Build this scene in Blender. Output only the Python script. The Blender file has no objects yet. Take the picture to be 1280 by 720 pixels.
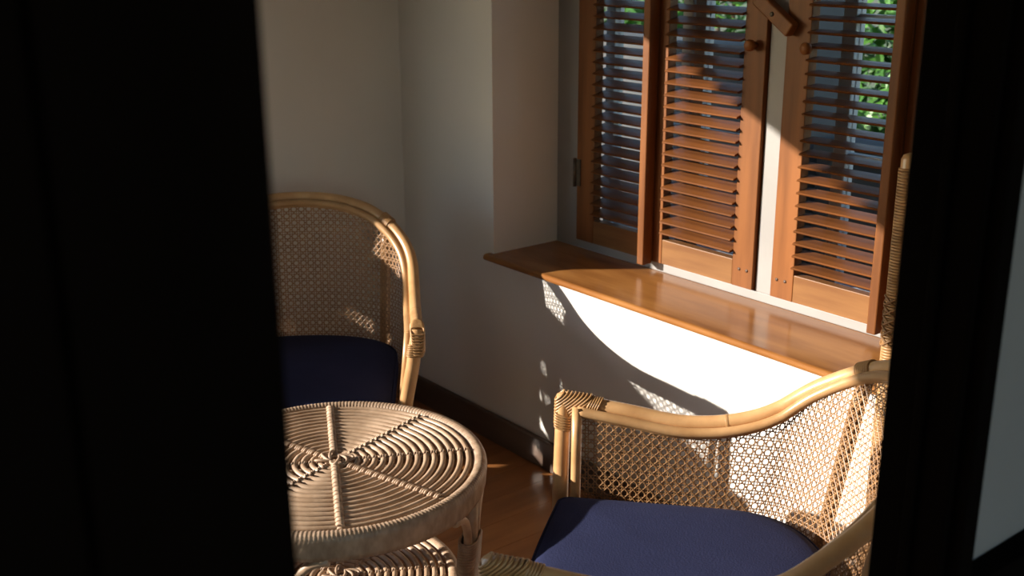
import bpy, bmesh, math, random
from mathutils import Vector, Matrix
random.seed(7)
scene = bpy.context.scene
C = scene.collection
PI = math.pi
R = math.radians

# ------------------------------------------------------------------ camera
YAW, PITCH, ROLL = R(38.567), R(17.238), R(-0.244)
cam_d = bpy.data.cameras.new('camera')
cam = bpy.data.objects.new('camera', cam_d)
C.objects.link(cam)
fw = Vector((-math.cos(YAW) * math.cos(PITCH), math.sin(YAW) * math.cos(PITCH), -math.sin(PITCH)))
rt = fw.cross(Vector((0, 0, 1))).normalized()
up = rt.cross(fw)
rt2 = math.cos(ROLL) * rt + math.sin(ROLL) * up
up2 = -math.sin(ROLL) * rt + math.cos(ROLL) * up
mw = Matrix((rt2, up2, -fw)).transposed().to_4x4()
mw.translation = Vector((0, 0, 1.6))
cam.matrix_world = mw
cam_d.sensor_width = 36
cam_d.lens = 36 * 1418.96 / 1280
cam_d.clip_start = 0.02
cam_d.dof.use_dof = True
cam_d.dof.focus_distance = 2.45
cam_d.dof.aperture_fstop = 4.6
scene.camera = cam

# ------------------------------------------------------------------ sky, sun, exposure
SUN = Vector((0.616, 0.788, -0.300)).normalized()      # direction the light travels
world = bpy.data.worlds.new('world')
scene.world = world
world.use_nodes = True
wn = world.node_tree.nodes
wl = world.node_tree.links
bg = wn['Background']
sky = wn.new('ShaderNodeTexSky')
sky.sky_type = 'NISHITA'
sky.sun_disc = False
sky.dust_density = 0.25
sky.sun_elevation = math.asin(-SUN.z)
sky.sun_rotation = math.atan2(-SUN.x, -SUN.y)
wl.new(sky.outputs[0], bg.inputs[0])
bg.inputs[1].default_value = 0.40
sun_d = bpy.data.lights.new('sun', 'SUN')
sun_d.energy = 9.2
sun_d.angle = R(0.55)
sun_d.color = (1.0, 0.905, 0.79)
sun = bpy.data.objects.new('sun', sun_d)
C.objects.link(sun)
sun.rotation_euler = SUN.to_track_quat('-Z', 'Y').to_euler()
sun.location = (-8, -8, 6)
scene.view_settings.view_transform = 'Standard'
scene.view_settings.look = 'None'
scene.view_settings.exposure = 0.20
scene.view_settings.gamma = 1.0
scene.view_settings.use_curve_mapping = False

# ------------------------------------------------------------------ materials
def mat(name, col, col2=None, scale=(8, 8, 8), rough=0.5, bump=0.0, bscale=60, coat=0.0, detail=4, spec=0.5,
        lo=0.35, hi=0.65, trans=0.0):
    m = bpy.data.materials.new(name)
    m.use_nodes = True
    nt = m.node_tree
    b = nt.nodes['Principled BSDF']
    b.inputs['Roughness'].default_value = rough
    b.inputs['Specular IOR Level'].default_value = spec
    b.inputs['Coat Weight'].default_value = coat
    b.inputs['Coat Roughness'].default_value = 0.12
    tc = nt.nodes.new('ShaderNodeTexCoord')
    mp = nt.nodes.new('ShaderNodeMapping')
    mp.inputs['Scale'].default_value = scale
    nt.links.new(tc.outputs['Object'], mp.inputs[0])
    if col2 is None:
        col2 = tuple(c * 0.85 for c in col)
    nz = nt.nodes.new('ShaderNodeTexNoise')
    nz.inputs['Scale'].default_value = 1.0
    nz.inputs['Detail'].default_value = detail
    nt.links.new(mp.outputs[0], nz.inputs['Vector'])
    rp = nt.nodes.new('ShaderNodeValToRGB')
    rp.color_ramp.elements[0].position = lo
    rp.color_ramp.elements[1].position = hi
    rp.color_ramp.elements[0].color = (*col2, 1)
    rp.color_ramp.elements[1].color = (*col, 1)
    nt.links.new(nz.outputs['Fac'], rp.inputs[0])
    # each piece its own tone
    oi = nt.nodes.new('ShaderNodeObjectInfo')
    mr = nt.nodes.new('ShaderNodeMapRange')
    mr.inputs['To Min'].default_value = 0.88
    mr.inputs['To Max'].default_value = 1.12
    nt.links.new(oi.outputs['Random'], mr.inputs['Value'])
    hs = nt.nodes.new('ShaderNodeHueSaturation')
    nt.links.new(rp.outputs[0], hs.inputs['Color'])
    nt.links.new(mr.outputs[0], hs.inputs['Value'])
    nt.links.new(hs.outputs[0], b.inputs['Base Color'])
    if bump > 0:
        n2 = nt.nodes.new('ShaderNodeTexNoise')
        n2.inputs['Scale'].default_value = bscale
        n2.inputs['Detail'].default_value = 3
        nt.links.new(tc.outputs['Object'], n2.inputs['Vector'])
        bp = nt.nodes.new('ShaderNodeBump')
        bp.inputs['Strength'].default_value = bump
        bp.inputs['Distance'].default_value = 0.004
        nt.links.new(n2.outputs['Fac'], bp.inputs['Height'])
        nt.links.new(bp.outputs[0], b.inputs['Normal'])
    return m

M = {}
M['wall'] = mat('white_plaster', (0.78, 0.755, 0.72), (0.72, 0.69, 0.65), (1.6, 1.6, 1.6), 0.9, 0.12, 26, spec=0.2)
M['hall'] = mat('grey_plaster', (0.74, 0.71, 0.69), (0.68, 0.65, 0.63), (1.6, 1.6, 1.6), 0.9, 0.1, 26, spec=0.2)
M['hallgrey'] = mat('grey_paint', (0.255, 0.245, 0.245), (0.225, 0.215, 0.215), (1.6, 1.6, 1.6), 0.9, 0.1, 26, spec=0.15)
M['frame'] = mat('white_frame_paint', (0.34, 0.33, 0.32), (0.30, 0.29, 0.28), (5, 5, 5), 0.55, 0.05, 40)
M['stile'] = mat('shutter_wood_upright', (0.25, 0.092, 0.026), (0.150, 0.052, 0.014), (22, 22, 2.2), 0.45, 0.05, 50, spec=0.22)
M['slat'] = mat('shutter_wood_slat', (0.185, 0.066, 0.018), (0.105, 0.035, 0.009), (2.5, 30, 30), 0.45, 0.05, 50, spec=0.18)
M['rail'] = mat('shutter_wood_rail', (0.27, 0.130, 0.044), (0.17, 0.070, 0.022), (2.5, 22, 22), 0.45, 0.05, 50, spec=0.25)
M['sill'] = mat('varnished_sill_wood', (0.36, 0.160, 0.045), (0.22, 0.085, 0.022), (3.0, 16, 16), 0.2, 0.0, 40, spec=0.36)
M['floor'] = mat('floor_board_wood', (0.44, 0.185, 0.062), (0.31, 0.12, 0.037), (18, 2.0, 18), 0.28, 0.04, 30, coat=0.25)
M['base'] = mat('dark_skirting_wood', (0.125, 0.082, 0.060), (0.085, 0.054, 0.040), (4, 4, 20), 0.4, 0.04, 40)
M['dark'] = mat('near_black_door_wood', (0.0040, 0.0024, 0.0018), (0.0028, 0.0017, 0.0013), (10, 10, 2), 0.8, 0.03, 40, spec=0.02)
M['rattan'] = mat('honey_rattan', (0.60, 0.355, 0.165), (0.46, 0.250, 0.105), (14, 14, 14), 0.34, 0.06, 60, coat=0.15)
M['bind'] = mat('rattan_binding', (0.52, 0.30, 0.130), (0.38, 0.205, 0.08), (30, 30, 30), 0.4, 0.05, 90)
M['cane'] = mat('woven_cane', (0.35, 0.185, 0.076), (0.25, 0.125, 0.048), (30, 30, 30), 0.42)
M['tbl'] = mat('weathered_rattan', (0.52, 0.365, 0.245), (0.38, 0.250, 0.155), (22, 22, 22), 0.45, 0.08, 90)
M['tblrim'] = mat('weathered_rattan_wrap', (0.49, 0.345, 0.235), (0.34, 0.225, 0.145), (60, 60, 30), 0.5, 0.1, 120)
M['navy'] = mat('navy_cotton', (0.026, 0.032, 0.086), (0.022, 0.027, 0.074), (7, 7, 7), 0.92, 0.25, 260, spec=0.15)
M['metal'] = mat('aged_hinge_metal', (0.10, 0.075, 0.05), (0.05, 0.04, 0.03), (40, 40, 40), 0.45)
M['ext'] = mat('grey_render', (0.10, 0.105, 0.115), (0.08, 0.084, 0.09), (3, 3, 3), 0.9, 0.1, 30)
M['casement'] = mat('pale_blue_grey_paint', (0.55, 0.60, 0.66), (0.48, 0.53, 0.60), (6, 6, 6), 0.5)
M['leaf'] = mat('garden_leaf', (0.10, 0.27, 0.045), (0.035, 0.12, 0.018), (3.5, 3.5, 3.5), 0.45, lo=0.4, hi=0.6)
M['bark'] = mat('shrub_bark', (0.16, 0.10, 0.06), (0.09, 0.06, 0.04), (20, 20, 5), 0.9, 0.2, 60)
M['grass'] = mat('garden_ground', (0.10, 0.15, 0.045), (0.11, 0.085, 0.05), (1.5, 1.5, 1.5), 0.95, 0.2, 20)
M['deck'] = mat('veranda_stone', (0.34, 0.31, 0.27), (0.28, 0.25, 0.21), (2.5, 2.5, 2.5), 0.85, 0.1, 30)
M['ceil'] = mat('ceiling_paint', (0.74, 0.72, 0.69), (0.70, 0.68, 0.65), (1, 1, 1), 0.9, spec=0.2)
gl = bpy.data.materials.new('window_glass')
gl.use_nodes = True
_b = gl.node_tree.nodes['Principled BSDF']
_b.inputs['Transmission Weight'].default_value = 1.0
_b.inputs['Roughness'].default_value = 0.0
_b.inputs['IOR'].default_value = 1.02
_b.inputs['Base Color'].default_value = (0.96, 0.98, 0.98, 1)
M['glass'] = gl

# ------------------------------------------------------------------ mesh helpers
class MB:
    def __init__(s):
        s.v = []; s.f = []; s.sm = []
    def add(s, vs, fs, smooth=False):
        o = len(s.v)
        s.v += [tuple(v) for v in vs]
        for f in fs:
            s.f.append(tuple(i + o for i in f)); s.sm.append(smooth)
    def box(s, x0, x1, y0, y1, z0, z1):
        s.add([(x0, y0, z0), (x1, y0, z0), (x1, y1, z0), (x0, y1, z0), (x0, y0, z1), (x1, y0, z1), (x1, y1, z1), (x0, y1, z1)],
              [(0, 3, 2, 1), (4, 5, 6, 7), (0, 1, 5, 4), (1, 2, 6, 5), (2, 3, 7, 6), (3, 0, 4, 7)])
    def tube(s, path, rad, n=10, closed=False, cap=True, squash=None):
        P = [Vector(p) for p in path]
        N = len(P)
        if not hasattr(rad, '__len__'):
            rad = [rad] * N
        tan = []
        for i in range(N):
            if closed:
                t = P[(i + 1) % N] - P[i - 1]
            else:
                t = P[min(i + 1, N - 1)] - P[max(i - 1, 0)]
            tan.append(t.normalized())
        ref = Vector((0, 0, 1)) if abs(tan[0].z) < 0.9 else Vector((1, 0, 0))
        nrm = (ref - tan[0] * ref.dot(tan[0])).normalized()
        vs = []
        for i in range(N):
            nrm = (nrm - tan[i] * nrm.dot(tan[i])).normalized()
            bn = tan[i].cross(nrm)
            for k in range(n):
                a = 2 * PI * k / n
                vs.append(P[i] + (nrm * math.cos(a) + bn * math.sin(a)) * rad[i])
        fs = []
        for i in range(N if closed else N - 1):
            j = (i + 1) % N
            for k in range(n):
                k2 = (k + 1) % n
                fs.append((i * n + k, i * n + k2, j * n + k2, j * n + k))
        if not closed and cap:
            fs.append(tuple(range(n - 1, -1, -1)))
            fs.append(tuple((N - 1) * n + k for k in range(n)))
        s.add(vs, fs, True)
    def lathe(s, prof, n=64, mod=None, closed=True):
        """prof: list of (r, z); mod(i, k) -> radial offset"""
        m = len(prof)
        vs = []
        for k in range(n):
            a = 2 * PI * k / n
            for i, (r, z) in enumerate(prof):
                dr, dz = mod(i, k) if mod else (0, 0)
                vs.append(((r + dr) * math.cos(a), (r + dr) * math.sin(a), z + dz))
        fs = []
        for k in range(n):
            k2 = (k + 1) % n
            for i in range(m if closed else m - 1):
                j = (i + 1) % m
                fs.append((k * m + i, k2 * m + i, k2 * m + j, k * m + j))
        s.add(vs, fs, True)
    def prism(s, pts, axis, a0, a1):
        """pts: 2-D outline extruded along axis from a0 to a1 (convex or simple outline)"""
        n = len(pts)
        def mk(p, a):
            if axis == 'x': return (a, p[0], p[1])
            if axis == 'y': return (p[0], a, p[1])
            return (p[0], p[1], a)
        vs = [mk(p, a0) for p in pts] + [mk(p, a1) for p in pts]
        fs = [tuple(range(n)), tuple(range(2 * n - 1, n - 1, -1))]
        for i in range(n):
            j = (i + 1) % n
            fs.append((i, i + n, j + n, j))
        s.add(vs, fs)
    def mesh(s, name, m, bevel=0.0, seg=2):
        me = bpy.data.meshes.new(name)
        me.from_pydata(s.v, [], s.f)
        me.polygons.foreach_set('use_smooth', s.sm)
        bm = bmesh.new()
        bm.from_mesh(me)
        bmesh.ops.recalc_face_normals(bm, faces=bm.faces[:])
        if bevel > 0:
            ed = [e for e in bm.edges if len(e.link_faces) == 2 and e.calc_face_angle(0) > 0.6]
            bmesh.ops.bevel(bm, geom=ed, offset=bevel, segments=seg, affect='EDGES', profile=0.5)
        bm.to_mesh(me)
        bm.free()
        me.materials.append(m)
        me.update()
        return me

def obj(name, me, parent=None, loc=None, rot=None):
    o = bpy.data.objects.new(name, me)
    C.objects.link(o)
    if parent: o.parent = parent
    if loc: o.location = loc
    if rot: o.rotation_euler = rot
    return o
def tag(o, label=None, cat=None, group=None, kind=None):
    if label: o['label'] = label
    if cat: o['category'] = cat
    if group: o['group'] = group
    if kind: o['kind'] = kind
    return o
def empty(name, loc=(0, 0, 0), rz=0):
    o = bpy.data.objects.new(name, None)
    C.objects.link(o)
    o.location = loc
    o.rotation_euler = (0, 0, rz)
    o.empty_display_size = 0.1
    return o
def boxes(name, lst, m, parent=None, bevel=0.0, seg=2):
    b = MB()
    for x in lst: b.box(*x)
    return obj(name, b.mesh(name, m, bevel, seg), parent)
def copy_tree(o, parent=None):
    c = o.copy()
    C.objects.link(c)
    c.parent = parent
    for ch in list(o.children):
        copy_tree(ch, c)
    return c

# ------------------------------------------------------------------ dimensions of the place
WY = 2.108            # room face of the window wall
BX = -3.24            # room face of the back wall
DX = -0.60            # room face of the doorway wall
YS = -1.75            # room face of the wall opposite the window
H = 2.6
SILL = 0.642
FY = 2.37             # face of the white window frame
OX0, OX1 = -2.735, -1.04      # window recess
OZ1 = 2.06

# ---- setting
fl = boxes('floor', [(BX - 0.12, 2.2, YS - 0.1, WY + 0.36, -0.30, -0.020)], M['base'])
tag(fl, 'reddish brown varnished board floor', None, None, 'structure')
x = BX + 0.001
k = 0
while x < DX - 0.09:
    w = 0.118
    x1 = min(x + w, DX - 0.081)
    # two boards per course, joints staggered
    j = YS + 0.9 + (k * 0.77) % 2.2
    for (a, b_) in ((YS + 0.001, j - 0.001), (j + 0.001, WY - 0.001)):
        mb = MB()
        mb.box(x + 0.0005, x1 - 0.0005, a, b_, -0.020, 0.0)
        obj('plank', mb.mesh('plank', M['floor']), fl)
    x = x1
    k += 1
x = DX - 0.079
while x < 2.0:
    x1 = min(x + 0.118, 2.0)
    mb = MB()
    mb.box(x + 0.0005, x1 - 0.0005, YS + 0.001, WY - 0.001, -0.020, 0.0)
    obj('plank', mb.mesh('plank', M['floor']), fl)
    x = x1

tag(boxes('ceiling', [(BX - 0.12, 2.2, YS - 0.1, WY + 0.36, H, H + 0.15)], M['ceil']), 'plain white plaster ceiling', kind='structure')

# window wall with a deep recess
T = 0.34
ww = boxes('wall_window', [
    (BX - 0.12, OX0, WY, WY + T, -0.30, H),
    (OX1, 2.2, WY, WY + T, -0.30, H),
    (OX0, OX1, WY, WY + T, -0.30, SILL - 0.026),
    (OX0, OX1, WY, WY + T, OZ1, H)], M['wall'])
tag(ww, 'white plastered wall below and around the shuttered window recess', kind='structure')

# back wall, a wide opening to the veranda lets the sun in
JY, RY, HZ = 1.165, -1.54, 1.835
bw = boxes('wall_back', [
    (BX - 0.12, BX, JY, WY, -0.30, H),
    (BX - 0.12, BX, YS - 0.1, RY, -0.30, H),
    (BX - 0.12, BX, RY, 0.33, -0.30, 0.86),  # low parapet, added to keep sun stripes off the floor
    (BX - 0.12, BX, RY, JY, HZ, H)], M['wall'])
tag(bw, 'white plastered end wall behind the shaded armchair', kind='structure')
tag(boxes('wall_side', [(BX - 0.12, 2.2, YS - 0.1, YS, -0.30, H)], M['wall']), 'plain white wall facing the window', kind='structure')

# doorway wall between the hall (camera side) and the room
D0, D1 = -0.50, 1.107      # clear opening
def doorway_wall(name, x0, x1, m, label):
    o = boxes(name, [(x0, x1, YS, D0 - 0.04, 0, H), (x0, x1, D1 + 0.03, WY, 0, H), (x0, x1, D0 - 0.04, D1 + 0.03, 2.12, H)], m)
    tag(o, label, kind='structure')
doorway_wall('wall_doorway', DX - 0.08, DX - 0.04, M['wall'], 'white room side of the wall around the doorway')
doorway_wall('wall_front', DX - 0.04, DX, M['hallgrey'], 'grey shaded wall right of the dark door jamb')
# unseen hall shell, its big opening added to bring in sky light
tag(boxes('wall_hall', [(2.0, 2.2, YS, -1.4, 0, H), (2.0, 2.2, 1.8, WY, 0, H), (2.0, 2.2, -1.4, 1.8, 0, 0.5), (2.0, 2.2, -1.4, 1.8, 2.3, H)], M['hall']),
    'unseen plain grey hall wall with an opening added for light', kind='structure')

tag(boxes('sky_block_eave', [(-4.6, 2.2, WY + T, WY + T + 1.1, 2.28, 2.36)], M['ext']), 'unseen eave added over the garden side to cut sky light', kind='structure')  # unseen overhang, added to keep sky light off the slat tops
tag(boxes('sky_block_roof', [(-4.7, BX - 0.12, -2.6, 2.4, 2.56, 2.66)], M['ext']), 'unseen roof added outside the end wall to cut sky light', kind='structure')  # unseen slab, added to limit sky light through the end wall opening
# skirting boards
def skirting(name, lst, label):
    b = MB()
    for (x0, x1, y0, y1) in lst:
        b.box(x0, x1, y0, y1, 0.0, 0.098)
    o = obj(name, b.mesh(name, M['base'], 0.006, 2))
    tag(o, label, kind='structure')
    return o
skirting('baseboard_window', [(BX + 0.018, DX - 0.098, WY - 0.018, WY)], 'dark brown wooden skirting under the window wall')
skirting('baseboard_back', [(BX, BX + 0.018, JY + 0.08, WY)], 'dark brown wooden skirting along the end wall')

# window sill board: rounded nose over a small cove
def sill_profile():
    y0, y1 = WY - 0.030, FY + 0.002
    pr = [(y1, SILL), (y0 + 0.010, SILL)]
    for i in range(9):
        a = PI / 2 + PI * i / 8
        pr.append((y0 + 0.010 + 0.010 * math.cos(a), SILL - 0.010 + 0.010 * math.sin(a)))
    pr += [(y0 + 0.014, SILL - 0.0215), (y0 + 0.020, SILL - 0.0255), (WY + 0.01, SILL - 0.0257), (y1, SILL - 0.0257)]
    return pr
b = MB()
b.prism(sill_profile(), 'x', OX0 - 0.018, OX1 + 0.018)
# cut back beside the recess: the board only overhangs the wall, so trim the two horns
sl = obj('trim_1', None or b.mesh('sill_board', M['sill'], 0.0012, 1))
tag(sl, 'varnished brown wooden window sill board with rounded nose', kind='structure')

# ------------------------------------------------------------------ window frame
win = boxes('window_1', [
    (OX0, -2.631, FY, FY + 0.07, SILL, OZ1),
    (-1.122, OX1, FY, FY + 0.07, SILL, OZ1),
    (-2.631, -1.122, FY, FY + 0.07, OZ1 - 0.06, OZ1)], M['frame'], bevel=0.002)
tag(win, 'white painted window frame holding four louvred shutters', kind='structure')
boxes('bottom_rail', [(-2.631, -1.122, FY, FY + 0.07, SILL, 0.668)], M['frame'], win, 0.002)
boxes('mullion', [(-1.905, -1.848, FY, FY + 0.07, 0.668, OZ1 - 0.06)], M['frame'], win, 0.002)

# glazed casements outside the shutters
def casement(x0, x1, splits):
    root = empty('casement_window', (0, 0, 0))
    y0, y1 = FY + 0.105, FY + 0.145
    z0, z1 = 0.66, OZ1 - 0.03
    sw = 0.04
    for (a, b_) in ((x0, x0 + sw), (x1 - sw, x1)):
        boxes('stile', [(a, b_, y0, y1, z0, z1)], M['casement'], root, 0.003)
    for (a, b_) in ((z0, z0 + 0.05), (z1 - 0.05, z1)):
        boxes('rail', [(x0 + sw, x1 - sw, y0, y1, a, b_)], M['casement'], root, 0.003)
    for s_ in splits:
        boxes('glazing_bar', [(x0 + sw, x1 - sw, y0 + 0.008, y1 - 0.008, s_ - 0.011, s_ + 0.011)], M['casement'], root, 0.002)
    zs = [z0 + 0.05] + list(splits) + [z1 - 0.05]
    for i in range(len(zs) - 1):
        boxes('pane', [(x0 + sw, x1 - sw, y0 + 0.017, y0 + 0.021, zs[i] + (0.011 if i else 0), zs[i + 1] - (0.011 if i < len(zs) - 2 else 0))], M['glass'], root)
    return root
for (a, b_, lb) in ((-2.63, -2.27, 'pale blue grey casement behind the leftmost shutter'),
                    (-2.262, -1.885, 'pale blue grey casement behind the sunlit shutter left of the mullion'),
                    (-1.765, -1.395, 'pale blue grey casement glimpsed through the shutter right of the mullion, garden behind'),
                    (-1.390, -1.12, 'pale blue grey casement behind the shutter hidden by the door jamb')):
    tag(casement(a, b_, (1.05, 1.40, 1.72)), lb, 'window', 'glazed casements outside the shutters')

# ------------------------------------------------------------------ louvred shutters
PITCHZ = 0.0335
def shutter(x0, x1, ls, rs, tilt, label, bar=None):
    root = empty('louvred_shutter', ((x0 + x1) / 2, FY - 0.004, 0.671))
    cx = (x0 + x1) / 2
    z0, z1 = 0.671, OZ1 - 0.064
    ya, yb = FY - 0.012, FY + 0.020
    def part(nm, x_0, x_1, y_0, y_1, z_0, z_1, m, bev=0.002):
        b = MB()
        b.box(x_0 - cx, x_1 - cx, y_0 - (FY - 0.004), y_1 - (FY - 0.004), z_0 - 0.671, z_1 - 0.671)
        return obj(nm, b.mesh(nm, m, bev, 2), root)
    s1 = part('stile', x0, x0 + ls, ya, yb, z0, z1, M['stile'])
    s2 = part('stile', x1 - rs, x1, ya, yb, z0, z1, M['stile'])
    part('bottom_rail', x0 + ls, x1 - rs, ya + 0.001, yb - 0.001, z0, z0 + 0.074, M['rail'])
    part('top_rail', x0 + ls, x1 - rs, ya + 0.001, yb - 0.001, z1 - 0.07, z1, M['rail'])
    # slats: inner edge low, outer edge high
    W, TH = 0.060, 0.0072
    b = MB()
    hw = (x1 - rs - x0 - ls) / 2 - 0.0006
    n = 8
    pr = []
    for i in range(n):      # rounded thin section
        a = 2 * PI * i / n
        sx = 1 if math.cos(a) > 0 else -1
        pr.append((W / 2 * (abs(math.cos(a)) ** 0.35) * sx, TH / 2 * (abs(math.sin(a)) ** 0.6) * (1 if math.sin(a) > 0 else -1)))
    ct, st = math.cos(tilt), math.sin(tilt)
    pr = [(p[0] * ct - p[1] * st, p[0] * st + p[1] * ct) for p in pr]
    b.prism(pr, 'x', -hw, hw)
    me = b.mesh('slat', M['slat'])
    mx = ((x0 + ls) + (x1 - rs)) / 2 - cx
    z = 0.766 + W / 2 * st
    while z + W / 2 * st < z1 - 0.074:
        obj('slat', me, root, (mx, 0.006, z - 0.671), (random.uniform(-0.03, 0.03), 0, 0))
        z += PITCHZ
    if bar:
        bb = part('meeting_bar', bar[0], bar[1], FY - 0.050, FY - 0.0122, 0.664, z1, M['stile'], 0.003)
    tag(root, label, 'shutter', 'louvred window shutters')
    return root, s1, s2
def knob(root, xw, z):
    b = MB()
    b.tube([(0, 0, 0), (0, -0.010, 0), (0, -0.014, 0), (0, -0.026, 0), (0, -0.032, 0), (0, -0.0335, 0)], [0.008, 0.008, 0.014, 0.0155, 0.011, 0.003], 14)
    obj('knob', b.mesh('knob', M['stile']), root, (xw - root.location.x, FY - 0.012 - root.location.y, z - root.location.z))
def dowel(root, xw, z):
    b = MB()
    b.tube([(0, 0, 0), (0, -0.0012, 0)], 0.0045, 10)
    obj('dowel', b.mesh('dowel', M['base']), root, (xw - root.location.x, FY - 0.012 - root.location.y, z - root.location.z))
s1, *_ = shutter(-2.627, -2.289, 0.078, 0.036, R(13), 'shaded leftmost louvred wooden shutter beside the recess wall', (-2.314, -2.288))
s2, *_ = shutter(-2.286, -1.908, 0.036, 0.072, R(13), 'sunlit louvred wooden shutter directly left of the white mullion')
s3, *_ = shutter(-1.845, -1.489, 0.073, 0.036, R(5), 'louvred wooden shutter directly right of the white mullion, greenery showing between its slats', (-1.516, -1.490))
s4, *_ = shutter(-1.486, -1.126, 0.036, 0.073, R(5), 'louvred wooden shutter mostly hidden behind the dark door jamb')
knob(s2, -1.944, 1.328)
knob(s3, -1.768, 1.332)
for s_, xs in ((s2, (-1.955, -1.928)), (s3, (-1.825, -1.798))):
    for xx in xs: dowel(s_, xx, 0.722)
def hinge(root, xw, z):
    g = empty('hinge')
    b = MB()
    b.tube([(0, 0, -0.045), (0, 0, 0.045)], 0.006, 10)
    for q in (-0.03, -0.01, 0.01, 0.03):
        b.tube([(0, 0, q - 0.0014), (0, 0, q + 0.0014)], 0.0068, 10)
    b.box(-0.004, 0.022, 0.002, 0.006, -0.042, 0.042)
    me = b.mesh('hinge', M['metal'])
    C.objects.unlink(g); bpy.data.objects.remove(g)
    obj('hinge', me, root, (xw - root.location.x, FY - 0.0185 - root.location.y, z - root.location.z))
for z in (0.888, 1.75):
    hinge(s1, -2.630, z)
    hinge(s4, -1.1235, z)
# wooden turn button on the mullion
tb = empty('turn_button', (-1.872, FY - 0.0015, 1.410))
b = MB()
b.box(-0.068, 0.068, -0.040, -0.0125, -0.019, 0.019)
o = obj('button_bar', b.mesh('button_bar', M['stile'], 0.004, 2), tb, (0, 0, 0), (0, R(34), 0))
b = MB()
b.tube([(0, 0.001, 0), (0, -0.042, 0), (0, -0.0435, 0)], [0.006, 0.006, 0.004], 10)
obj('pivot_screw', b.mesh('pivot_screw', M['metal']), tb)
tag(tb, 'small tilted brown wooden turn button on the white mullion', 'latch')

# ------------------------------------------------------------------ doorway: dark leaf at left, dark jamb at right
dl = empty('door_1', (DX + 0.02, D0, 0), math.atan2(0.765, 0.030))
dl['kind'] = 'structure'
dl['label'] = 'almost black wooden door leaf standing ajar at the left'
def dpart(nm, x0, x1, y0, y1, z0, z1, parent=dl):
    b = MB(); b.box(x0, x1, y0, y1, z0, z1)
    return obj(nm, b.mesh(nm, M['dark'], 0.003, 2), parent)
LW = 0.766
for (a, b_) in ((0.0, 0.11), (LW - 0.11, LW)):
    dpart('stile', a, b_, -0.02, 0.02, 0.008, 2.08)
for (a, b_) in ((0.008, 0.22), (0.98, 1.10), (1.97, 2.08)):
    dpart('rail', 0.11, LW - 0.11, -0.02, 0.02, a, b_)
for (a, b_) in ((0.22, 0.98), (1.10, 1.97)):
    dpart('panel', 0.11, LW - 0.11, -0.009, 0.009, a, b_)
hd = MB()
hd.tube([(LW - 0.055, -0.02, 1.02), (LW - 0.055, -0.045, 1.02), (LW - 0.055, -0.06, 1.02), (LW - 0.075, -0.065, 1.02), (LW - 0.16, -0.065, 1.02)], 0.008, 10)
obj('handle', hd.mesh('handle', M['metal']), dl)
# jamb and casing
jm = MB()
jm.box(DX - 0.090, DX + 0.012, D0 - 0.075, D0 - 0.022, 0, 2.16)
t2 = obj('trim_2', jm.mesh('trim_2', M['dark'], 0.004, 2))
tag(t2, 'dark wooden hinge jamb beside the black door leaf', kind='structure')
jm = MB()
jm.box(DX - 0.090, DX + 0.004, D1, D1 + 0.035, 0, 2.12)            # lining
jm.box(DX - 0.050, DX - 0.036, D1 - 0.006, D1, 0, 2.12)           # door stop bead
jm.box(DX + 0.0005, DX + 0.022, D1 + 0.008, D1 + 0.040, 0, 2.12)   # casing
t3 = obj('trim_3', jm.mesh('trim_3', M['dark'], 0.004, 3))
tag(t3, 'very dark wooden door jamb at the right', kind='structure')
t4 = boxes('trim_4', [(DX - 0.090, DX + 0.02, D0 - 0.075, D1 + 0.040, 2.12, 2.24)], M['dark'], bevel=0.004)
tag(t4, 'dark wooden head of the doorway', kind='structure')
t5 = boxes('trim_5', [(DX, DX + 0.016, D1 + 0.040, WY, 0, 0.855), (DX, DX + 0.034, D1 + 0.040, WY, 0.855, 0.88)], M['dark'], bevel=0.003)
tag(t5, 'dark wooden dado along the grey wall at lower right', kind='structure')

# ------------------------------------------------------------------ rattan armchair
W0, A0, DD, FLR = 0.345, 0.457, 0.698, -0.005
KS = [0, .15, .3, .45, .6, .8, 1.0]
ZS = [0.667, 0.649, 0.635, 0.664, 0.749, 0.841, 0.867]
def herm(t):
    n = len(KS)
    m = []
    for i in range(n):
        if i == 0: m.append((ZS[1] - ZS[0]) / (KS[1] - KS[0]))
        elif i == n - 1: m.append(0.0)
        else:
            h0, h1 = KS[i] - KS[i - 1], KS[i + 1] - KS[i]
            m.append((h0 * h0 * ZS[i + 1] - h1 * h1 * ZS[i - 1] + (h1 * h1 - h0 * h0) * ZS[i]) / (h0 * h1 * (h0 + h1)))
    i = 0
    while i < n - 2 and t > KS[i + 1]: i += 1
    h = KS[i + 1] - KS[i]
    s = (t - KS[i]) / h
    return ((2*s**3 - 3*s**2 + 1) * ZS[i] + (s**3 - 2*s**2 + s) * h * m[i] + (-2*s**3 + 3*s**2) * ZS[i+1] + (s**3 - s**2) * h * m[i+1])
def plan(s, w, a, d, f):
    """s in 0..1 from front of an arm to the middle of the back -> (b, lat)"""
    Lb = 1.57 * (W0 + FLR + DD - A0) / 2
    u = s * (A0 + Lb)
    if u < A0:
        return a * u / A0, w + f * u / A0
    th = (u - A0) / Lb * PI / 2
    return a + (d - a) * math.sin(th), (w + f) * math.cos(th)
ULEN = A0 + 1.57 * (W0 + FLR + DD - A0) / 2
def T_(s):              # top rail (outer pole axis); s -1 (right arm front) .. 1 (left arm front), 0 back
    a = 1 - abs(s)
    b_, l = plan(a, W0, A0, DD, FLR)
    return Vector((-b_, l * (1 if s >= 0 else -1), herm(a) - 0.016))
ZL = 0.385
def L_(s):
    a = 1 - abs(s)
    b_, l = plan(a, 0.300, 0.40, 0.585, 0.0)
    return Vector((-b_ - 0.012, l * (1 if s >= 0 else -1), ZL))
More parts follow.
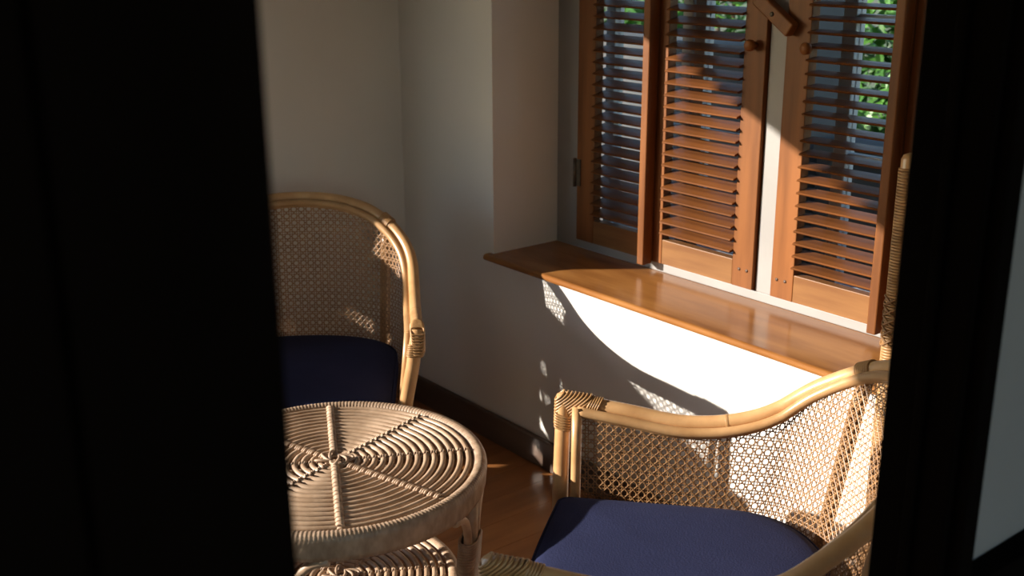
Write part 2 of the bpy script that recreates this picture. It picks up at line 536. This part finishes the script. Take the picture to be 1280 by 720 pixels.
def inner(s):           # inner pole axis: inwards of and below the outer pole
    p = T_(s)
    q = T_(min(1, s + 0.01)) - T_(max(-1, s - 0.01))
    n = Vector((-q.y, q.x, 0)).normalized()
    if n.dot(Vector((-0.33, 0, 0)) - Vector((p.x, p.y, 0))) < 0: n = -n
    return p + n * 0.0225 + Vector((0, 0, -0.0135))
def S_(s, z):           # cane surface
    t = inner(s); l = L_(s)
    f = (z - l.z) / (t.z - l.z)
    return l + (t - l) * f
NS = 120
SV = [-1 + 2 * i / NS for i in range(NS + 1)]

def make_chair():
    root = empty('rattan_armchair')
    # outer rail
    b = MB()
    b.tube([T_(s) for s in SV], 0.0160, 12)
    o = obj('top_rail', b.mesh('top_rail', M['rattan']), root)
    for s in (-0.62, -0.16, 0.31, 0.72):        # nodes of the pole
        nodes = MB()
        p, q = T_(s), T_(s + 0.004)
        d = (q - p).normalized()
        nodes.tube([p - d * 0.004, p - d * 0.0015, p + d * 0.0015, p + d * 0.004], [0.0160, 0.0168, 0.0168, 0.0160], 12, cap=False)
        obj('pole_node', nodes.mesh('pole_node', M['bind']), o)
    # inner rail turning down at the mitred front corners
    b = MB()
    b.tube([inner(s) for s in [-0.965 + 1.93 * i / NS for i in range(NS + 1)]], 0.0112, 10)
    obj('inner_rail', b.mesh('inner_rail', M['rattan']), root)
    for sg in (-1, 1):
        p = inner(sg * 0.965)
        e = Vector((-0.034, sg * 0.292, 0.36))
        b = MB()
        b.tube([p + Vector((0, 0, 0.008)), p + (e - p) * 0.33, p + (e - p) * 0.66, e], 0.0112, 10)
        obj('inner_post', b.mesh('inner_post', M['rattan']), root)
        # front post, leaning in towards the seat
        b = MB()
        b.tube([(0, sg * 0.345, 0.660), (0, sg * 0.343, 0.64), (0.001, sg * 0.330, 0.56), (0.001, sg * 0.312, 0.47), (0, sg * 0.300, 0.38), (0, sg * 0.296, 0.25), (0.006, sg * 0.300, 0.10), (0.012, sg * 0.306, 0.0)],
               [0.0165, 0.0172, 0.0175, 0.0175, 0.0175, 0.017, 0.0165, 0.016], 12)
        obj('leg', b.mesh('leg', M['rattan']), root)
        # diagonal binding over the corner
        b = MB()
        cz, cb, cy = 0.665, -0.017, sg * 0.345
        def loop(cen, e1, h1, h2, rr, n=26):
            e2 = Vector((0, 1, 0))
            pts = []
            for i in range(n):
                a = 2 * PI * i / n
                c_, s_ = math.cos(a), math.sin(a)
                c_ = abs(c_) ** 0.55 * (1 if c_ > 0 else -1)
                s_ = abs(s_) ** 0.55 * (1 if s_ > 0 else -1)
                pts.append(cen + e1 * (c_ * h1) + e2 * (s_ * h2))
            b.tube(pts, rr, 6, closed=True)
        e1 = Vector((-1, 0, 0.84)).normalized()
        inn = Vector((-1, 0, -1)).normalized()
        for k in range(9):
            of = 0.011 + 0.0057 * k
            cen = Vector((-cb, cy, cz)) + inn * of
            loop(cen, e1, min(of, 0.052) + 0.0005, 0.0165, 0.0027)
        for k in range(6):
            zz = 0.622 - 0.0056 * k - 0.004
            yy = sg * (0.345 - (0.66 - zz) * 0.155)
            loop(Vector((0.0005, yy, zz)), Vector((0.97, 0, 0.22)), 0.0176, 0.0176, 0.0024, 18)
        for k in range(5):
            s = sg * (1 - 0.060 - 0.0055 * k)
            p = T_(s)
            q = T_(s - sg * 0.004)
            d = (q - p).normalized()
            e1b = Vector((0, 0, 1)).cross(d).cross(d).normalized()
            pts = []
            sd = d.cross(Vector((0, 0, 1))).normalized()
            uu = sd.cross(d)
            for i in range(18):
                a = 2 * PI * i / 18
                pts.append(p + sd * (0.0168 * math.cos(a)) + uu * (0.0168 * math.sin(a)) + d * (0.006 * math.sin(a)))
            b.tube(pts, 0.0029, 6, closed=True)
        # core under the binding
        b.tube([(0.004, cy, 0.655), (-0.018, cy, 0.645), (-0.045, cy, 0.636)], [0.010, 0.017, 0.013], 10)
        obj('corner_binding', b.mesh('corner_binding', M['bind']), root)
        # rear upright and leg
        s = sg * 0.285
        tp = T_(s)
        lw = L_(s)
        outw = Vector((tp.x + 0.33, tp.y, 0)).normalized()
        b = MB()
        pts = [tp + outw * 0.004 + Vector((0, 0, -0.006))]
        for f in (0.85, 0.6, 0.35, 0.12):
            pts.append(S_(s, ZL + (inner(s).z - ZL) * f) + outw * 0.0185)
        pts += [lw + outw * 0.017, Vector((lw.x, lw.y, 0.2)) + outw * 0.016, Vector((lw.x, lw.y, 0.0)) + outw * 0.03]
        b.tube(pts, 0.0155, 10)
        lg = obj('leg', b.mesh('rear_leg', M['rattan']), root)
        b = MB()
        d = (T_(s + 0.004) - T_(s)).normalized()
        sd = d.cross(Vector((0, 0, 1))).normalized(); uu = sd.cross(d)
        for k in range(7):
            c_ = tp + d * ((k - 3) * 0.0055)
            b.tube([c_ + sd * 0.0178 * math.cos(2 * PI * i / 16) + uu * 0.0178 * math.sin(2 * PI * i / 16) for i in range(16)], 0.0028, 6, closed=True)
        obj('rail_binding', b.mesh('rail_binding', M['bind']), root)
    # seat ring, front seat rail, woven seat base
    b = MB()
    b.tube([L_(s) + Vector((0, 0, -0.008)) for s in SV], 0.0135, 10)
    obj('seat_ring', b.mesh('seat_ring', M['rattan']), root)
    b = MB()
    b.tube([(0, -0.300, 0.372), (0.006, -0.15, 0.372), (0.008, 0, 0.372), (0.006, 0.15, 0.372), (0, 0.300, 0.372)], 0.0145, 10)
    obj('front_rail', b.mesh('front_rail', M['rattan']), root)
    for i in range(15):
        xx = -0.03 - 0.037 * i
        hw = 0.292 if xx > -0.40 else 0.292 * math.sqrt(max(0.02, 1 - ((-0.40 - xx) / 0.205) ** 2))
        b = MB()
        b.tube([(xx, -hw, 0.378), (xx, hw, 0.378)], 0.008, 8)
        obj('seat_slat', b.mesh('seat_slat', M['rattan']), root)
    # lower hoop and curved braces
    b = MB()
    hoop = [(0.004, -0.292, 0.16), (-0.15, -0.28, 0.16), (-0.33, -0.262, 0.16), (-0.47, -0.215, 0.16), (-0.56, -0.12, 0.16), (-0.585, 0, 0.16),
            (-0.56, 0.12, 0.16), (-0.47, 0.215, 0.16), (-0.33, 0.262, 0.16), (-0.15, 0.28, 0.16), (0.004, 0.292, 0.16)]
    b.tube(hoop, 0.0105, 8)
    obj('stretcher', b.mesh('stretcher', M['rattan']), root)
    for sg in (-1, 1):
        b = MB()
        pts = []
        for i in range(17):
            a = PI * i / 16
            pts.append((-0.20 + 0.185 * math.cos(a), sg * (0.296 - 0.012 * math.sin(a)), 0.17 + 0.185 * math.sin(a) ** 0.7))
        b.tube(pts, 0.009, 8)
        obj('brace', b.mesh('brace', M['rattan']), root)
    b = MB()
    pts = []
    for i in range(17):
        a = PI * i / 16
        pts.append((0.004, 0.275 * math.cos(a), 0.15 + 0.205 * math.sin(a) ** 0.6))
    b.tube(pts, 0.009, 8)
    obj('brace', b.mesh('front_brace', M['rattan']), root)
    # cane webbing: pairs both ways plus two diagonals around octagonal holes
    p = 0.0200
    d = 0.0036
    U = 2 * ULEN
    cn = MB()
    def nrm(s, z):
        a = S_(min(0.999, s + 0.004), z) - S_(max(-0.999, s - 0.004), z)
        c_ = S_(s, z + 0.004) - S_(s, z - 0.004)
        n = a.cross(c_).normalized()
        return n
    cache = {}
    zmax = {}
    def ztop(s):
        key = round(s, 4)
        if key not in zmax: zmax[key] = inner(s).z - 0.004
        return zmax[key]
    SMAX = 0.962
    def strand(pts, w, th, lift):
        """pts: list of (u, z) on the unrolled surface"""
        run = []
        runs = []
        for (u, z) in pts:
            s = u / ULEN
            ok = abs(s) <= SMAX and z >= ZL + 0.002 and z <= ztop(s)
            if ok: run.append((s, z))
            else:
                if len(run) > 1: runs.append(run)
                run = []
        if len(run) > 1: runs.append(run)
        for rn in runs:
            P = []; N = []
            for (s, z) in rn:
                key = (round(s, 5), round(z, 5))
                if key not in cache: cache[key] = (S_(s, z), nrm(s, z))
                P.append(cache[key][0]); N.append(cache[key][1])
            vs = []; fs = []
            n = len(P)
            for i in range(n):
                t = (P[min(i + 1, n - 1)] - P[max(i - 1, 0)]).normalized()
                sd = N[i].cross(t).normalized()
                c_ = P[i] + N[i] * lift
                vs += [c_ + sd * w / 2, c_ + N[i] * th, c_ - sd * w / 2, c_ - N[i] * th]
            for i in range(n - 1):
                o_ = 4 * i
                for k in range(4):
                    k2 = (k + 1) % 4
                    fs.append((o_ + k, o_ + k2, o_ + 4 + k2, o_ + 4 + k))
            cn.add(vs, fs, False)
    h = p / 2
    nu = int(U / 2 / p) + 1
    nz = int(0.5 / p) + 1
    for i in range(-nu, nu + 1):
        for e in (-d, d):
            strand([(i * p + e, ZL + 0.004 + j * h * 1.0) for j in range(2 * nz + 1)], 0.0021, 0.0005, 0.0)
    for j in range(0, nz + 1):
        for e in (-d, d):
            strand([(-ULEN + i * h, ZL + 0.004 + j * p + e) for i in range(int(2 * ULEN / h) + 1)], 0.0021, 0.0005, 0.0007)
    for k in range(-nu - nz, nu + nz + 1):
        for sg in (-1, 1):
            strand([((k + 0.5) * p + sg * j * h, ZL + 0.004 + j * h) for j in range(2 * nz + 1)], 0.0024, 0.0005, 0.0014 if sg > 0 else 0.0019)
    # beading where the webbing meets the poles
    o = obj('cane_webbing', cn.mesh('cane_webbing', M['cane']), root)
    o['kind'] = 'stuff'
    b = MB()
    b.tube([S_(s, inner(s).z - 0.0105) for s in [-0.955 + 1.91 * i / NS for i in range(NS + 1)]], 0.0034, 6)
    obj('cane_beading', b.mesh('cane_beading', M['bind']), root)
    return root
P1 = (-2.438, 1.201, -0.581)
P2 = (-1.478, 1.228, -2.456)
chair = make_chair()
chair.location = (P1[0], P1[1], 0)
chair.rotation_euler = (0, 0, P1[2])
tag(chair, 'shaded rattan armchair with high cane back against the end wall, behind the round table', 'armchair', 'rattan armchairs')
chair2 = copy_tree(chair)
chair2.location = (P2[0], P2[1], 0)
chair2.rotation_euler = (0, 0, P2[2])
tag(chair2, 'sunlit rattan armchair with wrapped arm corner, in front of the window sill', 'armchair', 'rattan armchairs')

# seat cushions
def make_cushion(name):
    outline = []
    n = 30
    hw, a, d = 0.290, 0.36, 0.566
    for i in range(n + 1):          # back half ellipse from left to right
        th = PI * i / n
        e = 0.88
        c_, s_ = math.cos(th), math.sin(th)
        outline.append((-(a + (d - a) * abs(s_) ** e), hw * abs(c_) ** e * (1 if c_ > 0 else -1)))
    front = []
    for i in range(1, 9):
        f = i / 9
        front.append((-a + f * (a - 0.03), -hw + 0.012 * f))
    cor = []
    for i in range(7):
        t = PI / 2 * i / 6
        cor.append((-0.028 + 0.028 * math.sin(t) , -(hw - 0.012) + 0.022 * (1 - math.cos(t))))
    fr = []
    for i in range(1, 12):
        f = i / 12
        y = -(hw - 0.034) + f * 2 * (hw - 0.034)
        fr.append((0.0 + 0.008 * math.sin(PI * f), y))
    side = front + cor + fr
    mir = [(x_, -y_) for (x_, y_) in reversed(front + cor)]
    outline = outline + side + mir
    m = len(outline)
    cx, cy = -0.29, 0
    rows = []
    prof = [(0.0, -0.0), (0.93, 0.0), (0.975, 0.006), (0.995, 0.018), (1.0, 0.036), (0.995, 0.054), (0.980, 0.066), (0.955, 0.073), (0.90, 0.0775), (0.78, 0.081), (0.55, 0.084), (0.25, 0.086)]
    b = MB()
    vs = []
    for (f, z) in prof[1:]:
        for (x_, y_) in outline:
            vs.append((cx + (x_ - cx) * f, cy + (y_ - cy) * f, z))
    vs.append((cx, cy, 0.0)); vs.append((cx, cy, 0.0865))
    fs = []
    L = len(prof) - 1
    for r in range(L - 1):
        for i in range(m):
            j = (i + 1) % m
            fs.append((r * m + i, r * m + j, (r + 1) * m + j, (r + 1) * m + i))
    for i in range(m):
        j = (i + 1) % m
        fs.append((L * m, j, i))
        fs.append((L * m + 1, (L - 1) * m + i, (L - 1) * m + j))
    b.add(vs, fs, True)
    root = empty(name)
    c_ = obj('cover', b.mesh('cover', M['navy']), root)
    b = MB()
    b.tube([(cx + (x_ - cx) * 0.984, cy + (y_ - cy) * 0.984, 0.066) for (x_, y_) in outline], 0.0030, 6, closed=True)
    obj('piping', b.mesh('piping', M['navy']), root)
    return root
cu = make_cushion('seat_cushion')
cu.location = (P1[0], P1[1], 0.3865); cu.rotation_euler = (0, 0, P1[2])
tag(cu, 'navy blue seat cushion on the shaded armchair behind the round table', 'cushion', 'navy seat cushions')
cu2 = copy_tree(cu)
cu2.location = (P2[0], P2[1], 0.3865); cu2.rotation_euler = (0, 0, P2[2])
tag(cu2, 'navy blue seat cushion on the sunlit armchair by the window sill', 'cushion', 'navy seat cushions')

# ------------------------------------------------------------------ round rattan table
TC = (-1.953, 1.073)
TZ = 0.54
table = empty('round_rattan_table', (TC[0], TC[1], 0))
tag(table, 'round rattan side table with concentric rings and a wrapped rim', 'table')
def disc(rad, z, rimh, nring, name):
    n = 960
    ro, ri = rad, rad - 0.029
    prof = [(ro - 0.007, z - rimh), (ro - 0.003, z - rimh * 0.8), (ro - 0.002, z - rimh * 0.6), (ro - 0.001, z - rimh * 0.42), (ro, z - rimh * 0.28), (ro - 0.001, z - 0.010),
            (ro - 0.004, z - 0.004), (ro - 0.010, z - 0.0005), (ro - 0.017, z), (ri + 0.005, z - 0.003), (ri, z - 0.010), (ri, z - 0.022), (ri + 0.004, z - rimh)]
    def mod(i, k):
        ph = k % 4
        if i <= 4 and ((i // 1) % 2 == 0): ph = (k + 2) % 4
        a = (0.0, 0.0011, 0.0013, 0.0006)[ph] - 0.0006
        if i in (7, 8, 9): return (0, a)
        if i in (6,): return (a * 0.7, a * 0.7)
        if i >= 10: return (-a, 0)
        return (a, 0)
    b = MB()
    b.lathe(prof, n, mod)
    rim = obj(name + '_rim', b.mesh(name + '_rim', M['tblrim']), table)
    p = (ri - 0.022) / nring
    for i in range(nring):
        r = 0.022 + p * (i + 0.45)
        b = MB()
        seg = 40 + int(r * 260)
        rr = 0.0066
        b.tube([(r * math.cos(2 * PI * q / seg), r * math.sin(2 * PI * q / seg), z - 0.0085 + random.uniform(-0.0004, 0.0004)) for q in range(seg)], rr, 8, closed=True)
        obj(name + '_ring', b.mesh(name + '_ring', M['tbl']), table)
    for q, ang in enumerate((16, 62, 107, 152)):
        a = R(ang)
        d = Vector((math.cos(a), math.sin(a), 0))
        sd = Vector((-d.y, d.x, 0))
        b = MB()
        rr = ri + 0.002
        zc = z - 0.019
        b.tube([d * -rr + Vector((0, 0, zc)), d * rr + Vector((0, 0, zc))], 0.0058, 8)      # supporting rod under the rings
        thick = q in (0, 3)
        for sgn in (-1, 1):
            r = 0.010
            while r < rr - 0.004:
                # binding: bead of cane over each ring, slanted
                i_f = (r - 0.022) / p - 0.45
                on = abs(i_f - round(i_f)) < 0.33
                hgt = 0.0 if on else -0.006
                c_ = d * (sgn * r) + Vector((0, 0, z + (0.0005 if thick else -0.0015) + hgt))
                wd = 0.0072 if thick else 0.0034
                t = 0.0030 if thick else 0.0022
                b.tube([c_ - sd * wd - d * 0.0022 + Vector((0, 0, -0.005)), c_ - sd * wd * 0.5 - d * 0.001 + Vector((0, 0, 0)), c_ + Vector((0, 0, 0.0008)), c_ + sd * wd * 0.5 + d * 0.001, c_ + sd * wd + d * 0.0022 + Vector((0, 0, -0.005))], t, 5)
                r += 0.0052
        obj(name + '_spoke', b.mesh(name + '_spoke', M['tblrim']), table)
    # binding knot at the middle
    b = MB()
    for (ax, ay, an, hz) in ((0.040, 0.012, 107 - 45, 0.004), (0.030, 0.010, 152, 0.0075), (0.034, 0.015, 16, 0.006), (0.021, 0.021, 0, 0.002)):
        a = R(an)
        d = Vector((math.cos(a), math.sin(a), 0)); sd = Vector((-d.y, d.x, 0))
        b.tube([d * ax * math.cos(2 * PI * i / 28) + sd * ay * math.sin(2 * PI * i / 28) + Vector((0, 0, z + hz - 0.004 + 0.003 * math.sin(4 * PI * i / 28))) for i in range(28)], 0.0033, 6, closed=True)
    obj(name + '_knot', b.mesh(name + '_knot', M['tblrim']), table)
disc(0.3238, TZ, 0.060, 15, 'top')
disc(0.262, 0.262, 0.034, 12, 'shelf')
for k in range(4):
    a0 = R(38 + 90 * k)
    def at(r, da, z):
        return (r * math.cos(a0 + da), r * math.sin(a0 + da), z)
    b = MB()
    b.tube([at(0.300, 0, 0.475), at(0.298, 0, 0.40), at(0.292, 0, 0.30), at(0.284, 0, 0.15), at(0.285, 0, 0.0)], 0.0150, 10)
    leg = obj('leg', b.mesh('leg', M['tbl']), table)
    for sg in (-1, 1):
        b = MB()
        pts = [at(0.312, sg * 0.34, 0.478)]
        for i in range(1, 9):
            t = PI / 2 * i / 8
            pts.append(at(0.312 - 0.010 * math.sin(t), sg * (0.34 - 0.24 * math.sin(t)), 0.478 - 0.085 * (1 - math.cos(t))))
        pts += [at(0.298, sg * 0.088, 0.33), at(0.291, sg * 0.080, 0.20), at(0.287, sg * 0.078, 0.0)]
        b.tube(pts, 0.0095, 8)
        obj('leg_brace', b.mesh('leg_brace', M['tbl']), leg)
    b = MB()
    for i in range(18):
        zz = 0.392 - i * 0.0062
        e = Vector((-math.sin(a0), math.cos(a0), 0)); r_ = Vector((math.cos(a0), math.sin(a0), 0))
        c_ = Vector(at(0.297 - 0.0005 * i, 0, zz))
        pts = []
        for q in range(22):
            t = 2 * PI * q / 22
            c1, s1_ = math.cos(t), math.sin(t)
            pts.append(c_ + e * (0.0385 * abs(c1) ** 0.6 * (1 if c1 > 0 else -1)) + r_ * (0.0185 * abs(s1_) ** 0.8 * (1 if s1_ > 0 else -1)))
        b.tube(pts, 0.0034, 5, closed=True)
    obj('leg_binding', b.mesh('leg_binding', M['tblrim']), leg)

# ------------------------------------------------------------------ tall rattan screen behind the sunlit chair
SX0, SX1, SYY, STOP = -1.232, -0.905, 1.985, 1.19
scr = empty('rattan_screen', (SX0, SYY, 0))
tag(scr, 'tall upright rattan screen with cord-wrapped post, behind the sunlit armchair', 'screen')
for xx in (0.0, SX1 - SX0):
    b = MB()
    b.tube([(xx, 0, 0.0), (xx, 0, STOP - 0.012), (xx, 0, STOP - 0.004), (xx, 0, STOP)], [0.0185, 0.0185, 0.015, 0.006], 14)
    post = obj('post', b.mesh('post', M['rattan']), scr)
    b = MB()
    z = 0.10
    pts = []
    n = 16
    while z < STOP - 0.035:
        for i in range(n):
            a = 2 * PI * i / n
            pts.append((xx + 0.0200 * math.cos(a), 0.0200 * math.sin(a), z + 0.0062 * i / n))
        z += 0.0062
    b.tube(pts, 0.0030, 5)
    o = obj('post_wrapping', b.mesh('post_wrapping', M['bind']), post)
    b = MB()
    for q in range(5):          # knotted band
        z = 0.80 + 0.022 * q
        for dirn in (-1, 1):
            b.tube([(xx + 0.0232 * math.cos(t), 0.0232 * math.sin(t), z + dirn * 0.009 * math.sin(2 * t)) for t in [2 * PI * i / 18 for i in range(18)]], 0.0026, 5, closed=True)
    obj('knotted_band', b.mesh('knotted_band', M['cane']), post)
    b = MB()
    b.tube([(xx, -0.085, 0.014), (xx, 0.085, 0.014)], 0.014, 10)
    obj('foot', b.mesh('foot', M['rattan']), scr)
for z in (0.14, 0.62, 1.12):
    b = MB()
    b.tube([(0.0, 0, z), (SX1 - SX0, 0, z)], 0.012, 10)
    obj('rail', b.mesh('rail', M['rattan']), scr)
b = MB()
for i in range(1, 28):
    xx = i * (SX1 - SX0) / 28
    b.tube([(xx, 0.004 * (1 if i % 2 else -1), 0.15), (xx, 0, 1.115)], 0.0030, 5)
for i in range(60):
    z = 0.155 + i * 0.0162
    b.tube([(0.02, 0.003 * (1 if i % 2 else -1), z), (SX1 - SX0 - 0.02, 0.003 * (1 if i % 2 else -1), z)], 0.0028, 5)
o = obj('woven_panel', b.mesh('woven_panel', M['cane']), scr)
o['kind'] = 'stuff'

# ------------------------------------------------------------------ veranda beyond the end wall
vd = boxes('veranda_floor', [(-5.2, BX - 0.12, -2.6, 2.4, -0.30, -0.02)], M['deck'])
tag(vd, 'pale stone veranda floor outside', kind='structure')
rl = empty('sun_block_gate', (-3.42, 0, 0))  # unseen, added to shade the far chair and cut sun slots
tag(rl, 'unseen low wooden gate added outside the end wall to shape the sunlight', 'sun blocker')
for i, z in enumerate((0.833, 0.736, 0.640, 0.542, 0.444, 0.346, 0.248, 0.150)):
    boxes('bar', [(-0.018, 0.018, 0.085, 1.30, z - 0.0245, z + 0.0245 + (0.13 if i == 0 else 0))], M['stile'], rl, 0.004)
for i in range(7):
    y = 0.085 + i * 0.1065
    boxes('board', [(0.0185, 0.038, y, y + 0.1055, 0.02, 1.025)], M['stile'], rl, 0.003)
boxes('post', [(-0.03, 0.03, 1.30, 1.36, -0.02, 0.95)], M['stile'], rl, 0.004)
boxes('post', [(-0.03, 0.03, 0.025, 0.085, -0.02, 1.025)], M['stile'], rl, 0.004)

# ------------------------------------------------------------------ garden outside the window
tag(boxes('ground', [(-60, 60, -60, 60, -0.42, -0.301)], M['grass']), 'garden ground outside', kind='structure')
pl = boxes('garden_pillar', [(-2.50, -2.255, 3.00, 3.22, -0.30, 2.1), (-2.53, -2.225, 2.97, 3.25, 2.1, 2.18)], M['ext'], bevel=0.006)
tag(pl, 'dark grey pillar seen through the slats, left of the greenery', 'pillar')
for (x0, x1, zt, lb) in ((-2.22, -0.4, 0.97, 'low dark garden wall outside, right of the grey pillar'), (-4.6, -2.535, 1.24, 'taller dark garden wall outside, left of the grey pillar')):
    g = empty('garden_wall', ((x0 + x1) / 2, 3.1, -0.301))
    h = (x1 - x0) / 2
    boxes('wall_body', [(-h, h, -0.07, 0.07, 0, zt + 0.301 - 0.05)], M['ext'], g, 0.004)
    boxes('coping', [(-h, h, -0.095, 0.095, zt + 0.301 - 0.05, zt + 0.301)], M['ext'], g, 0.008)
    tag(g, lb, 'garden wall')
def shrub(loc, h, spread, n, seed, label):
    rnd = random.Random(seed)
    root = empty('garden_shrub', (loc[0], loc[1], -0.301))
    b = MB()
    for i in range(7):
        a = 2 * PI * i / 7 + rnd.uniform(-.3, .3)
        r = spread * rnd.uniform(0.3, 0.7)
        b.tube([(0.03 * math.cos(a), 0.03 * math.sin(a), 0), (r * 0.4 * math.cos(a), r * 0.4 * math.sin(a), h * 0.4), (r * math.cos(a), r * math.sin(a), h * 0.85)], [0.022, 0.016, 0.006], 7)
    obj('stem', b.mesh('stem', M['bark']), root)
    b = MB()
    for i in range(n):
        th = rnd.uniform(0, 2 * PI)
        cz = rnd.uniform(-1, 1)
        rr = rnd.uniform(0.45, 1.0) ** 0.5
        q = math.sqrt(1 - cz * cz)
        c_ = Vector((spread * rr * q * math.cos(th), spread * rr * q * math.sin(th), h * 0.56 + h * 0.46 * rr * cz))
        d = Vector((rnd.gauss(0, 1), rnd.gauss(0, 1), rnd.gauss(-0.2, 0.6))).normalized()
        sd = d.cross(Vector((rnd.gauss(0, .4), rnd.gauss(0, .4), 1))).normalized()
        u = d.cross(sd)
        L = rnd.uniform(0.07, 0.15); w = L * rnd.uniform(0.16, 0.28)
        b.add([c_, c_ + d * L * .45 + sd * w + u * .006, c_ + d * L, c_ + d * L * .45 - sd * w + u * .006, c_ + d * L * .5 - u * .004], [(0, 1, 4), (1, 2, 4), (2, 3, 4), (3, 0, 4)])
    o = obj('foliage', b.mesh('foliage', M['leaf']), root)
    o['kind'] = 'stuff'
    tag(root, label, 'shrub', 'garden shrubs outside the window')
shrub((-2.55, 4.75), 2.1, 0.66, 4200, 1, 'leafy green shrub showing between the slats right of the mullion')
shrub((-4.05, 4.75), 2.3, 0.66, 3600, 2, 'leafy green shrub behind the shutter left of the mullion')
shrub((-5.6, 4.85), 2.4, 0.66, 3600, 3, 'leafy green shrub behind the leftmost shutter')
shrub((-1.05, 4.7), 2.2, 0.66, 3600, 4, 'leafy green shrub behind the shutter next to the door jamb')
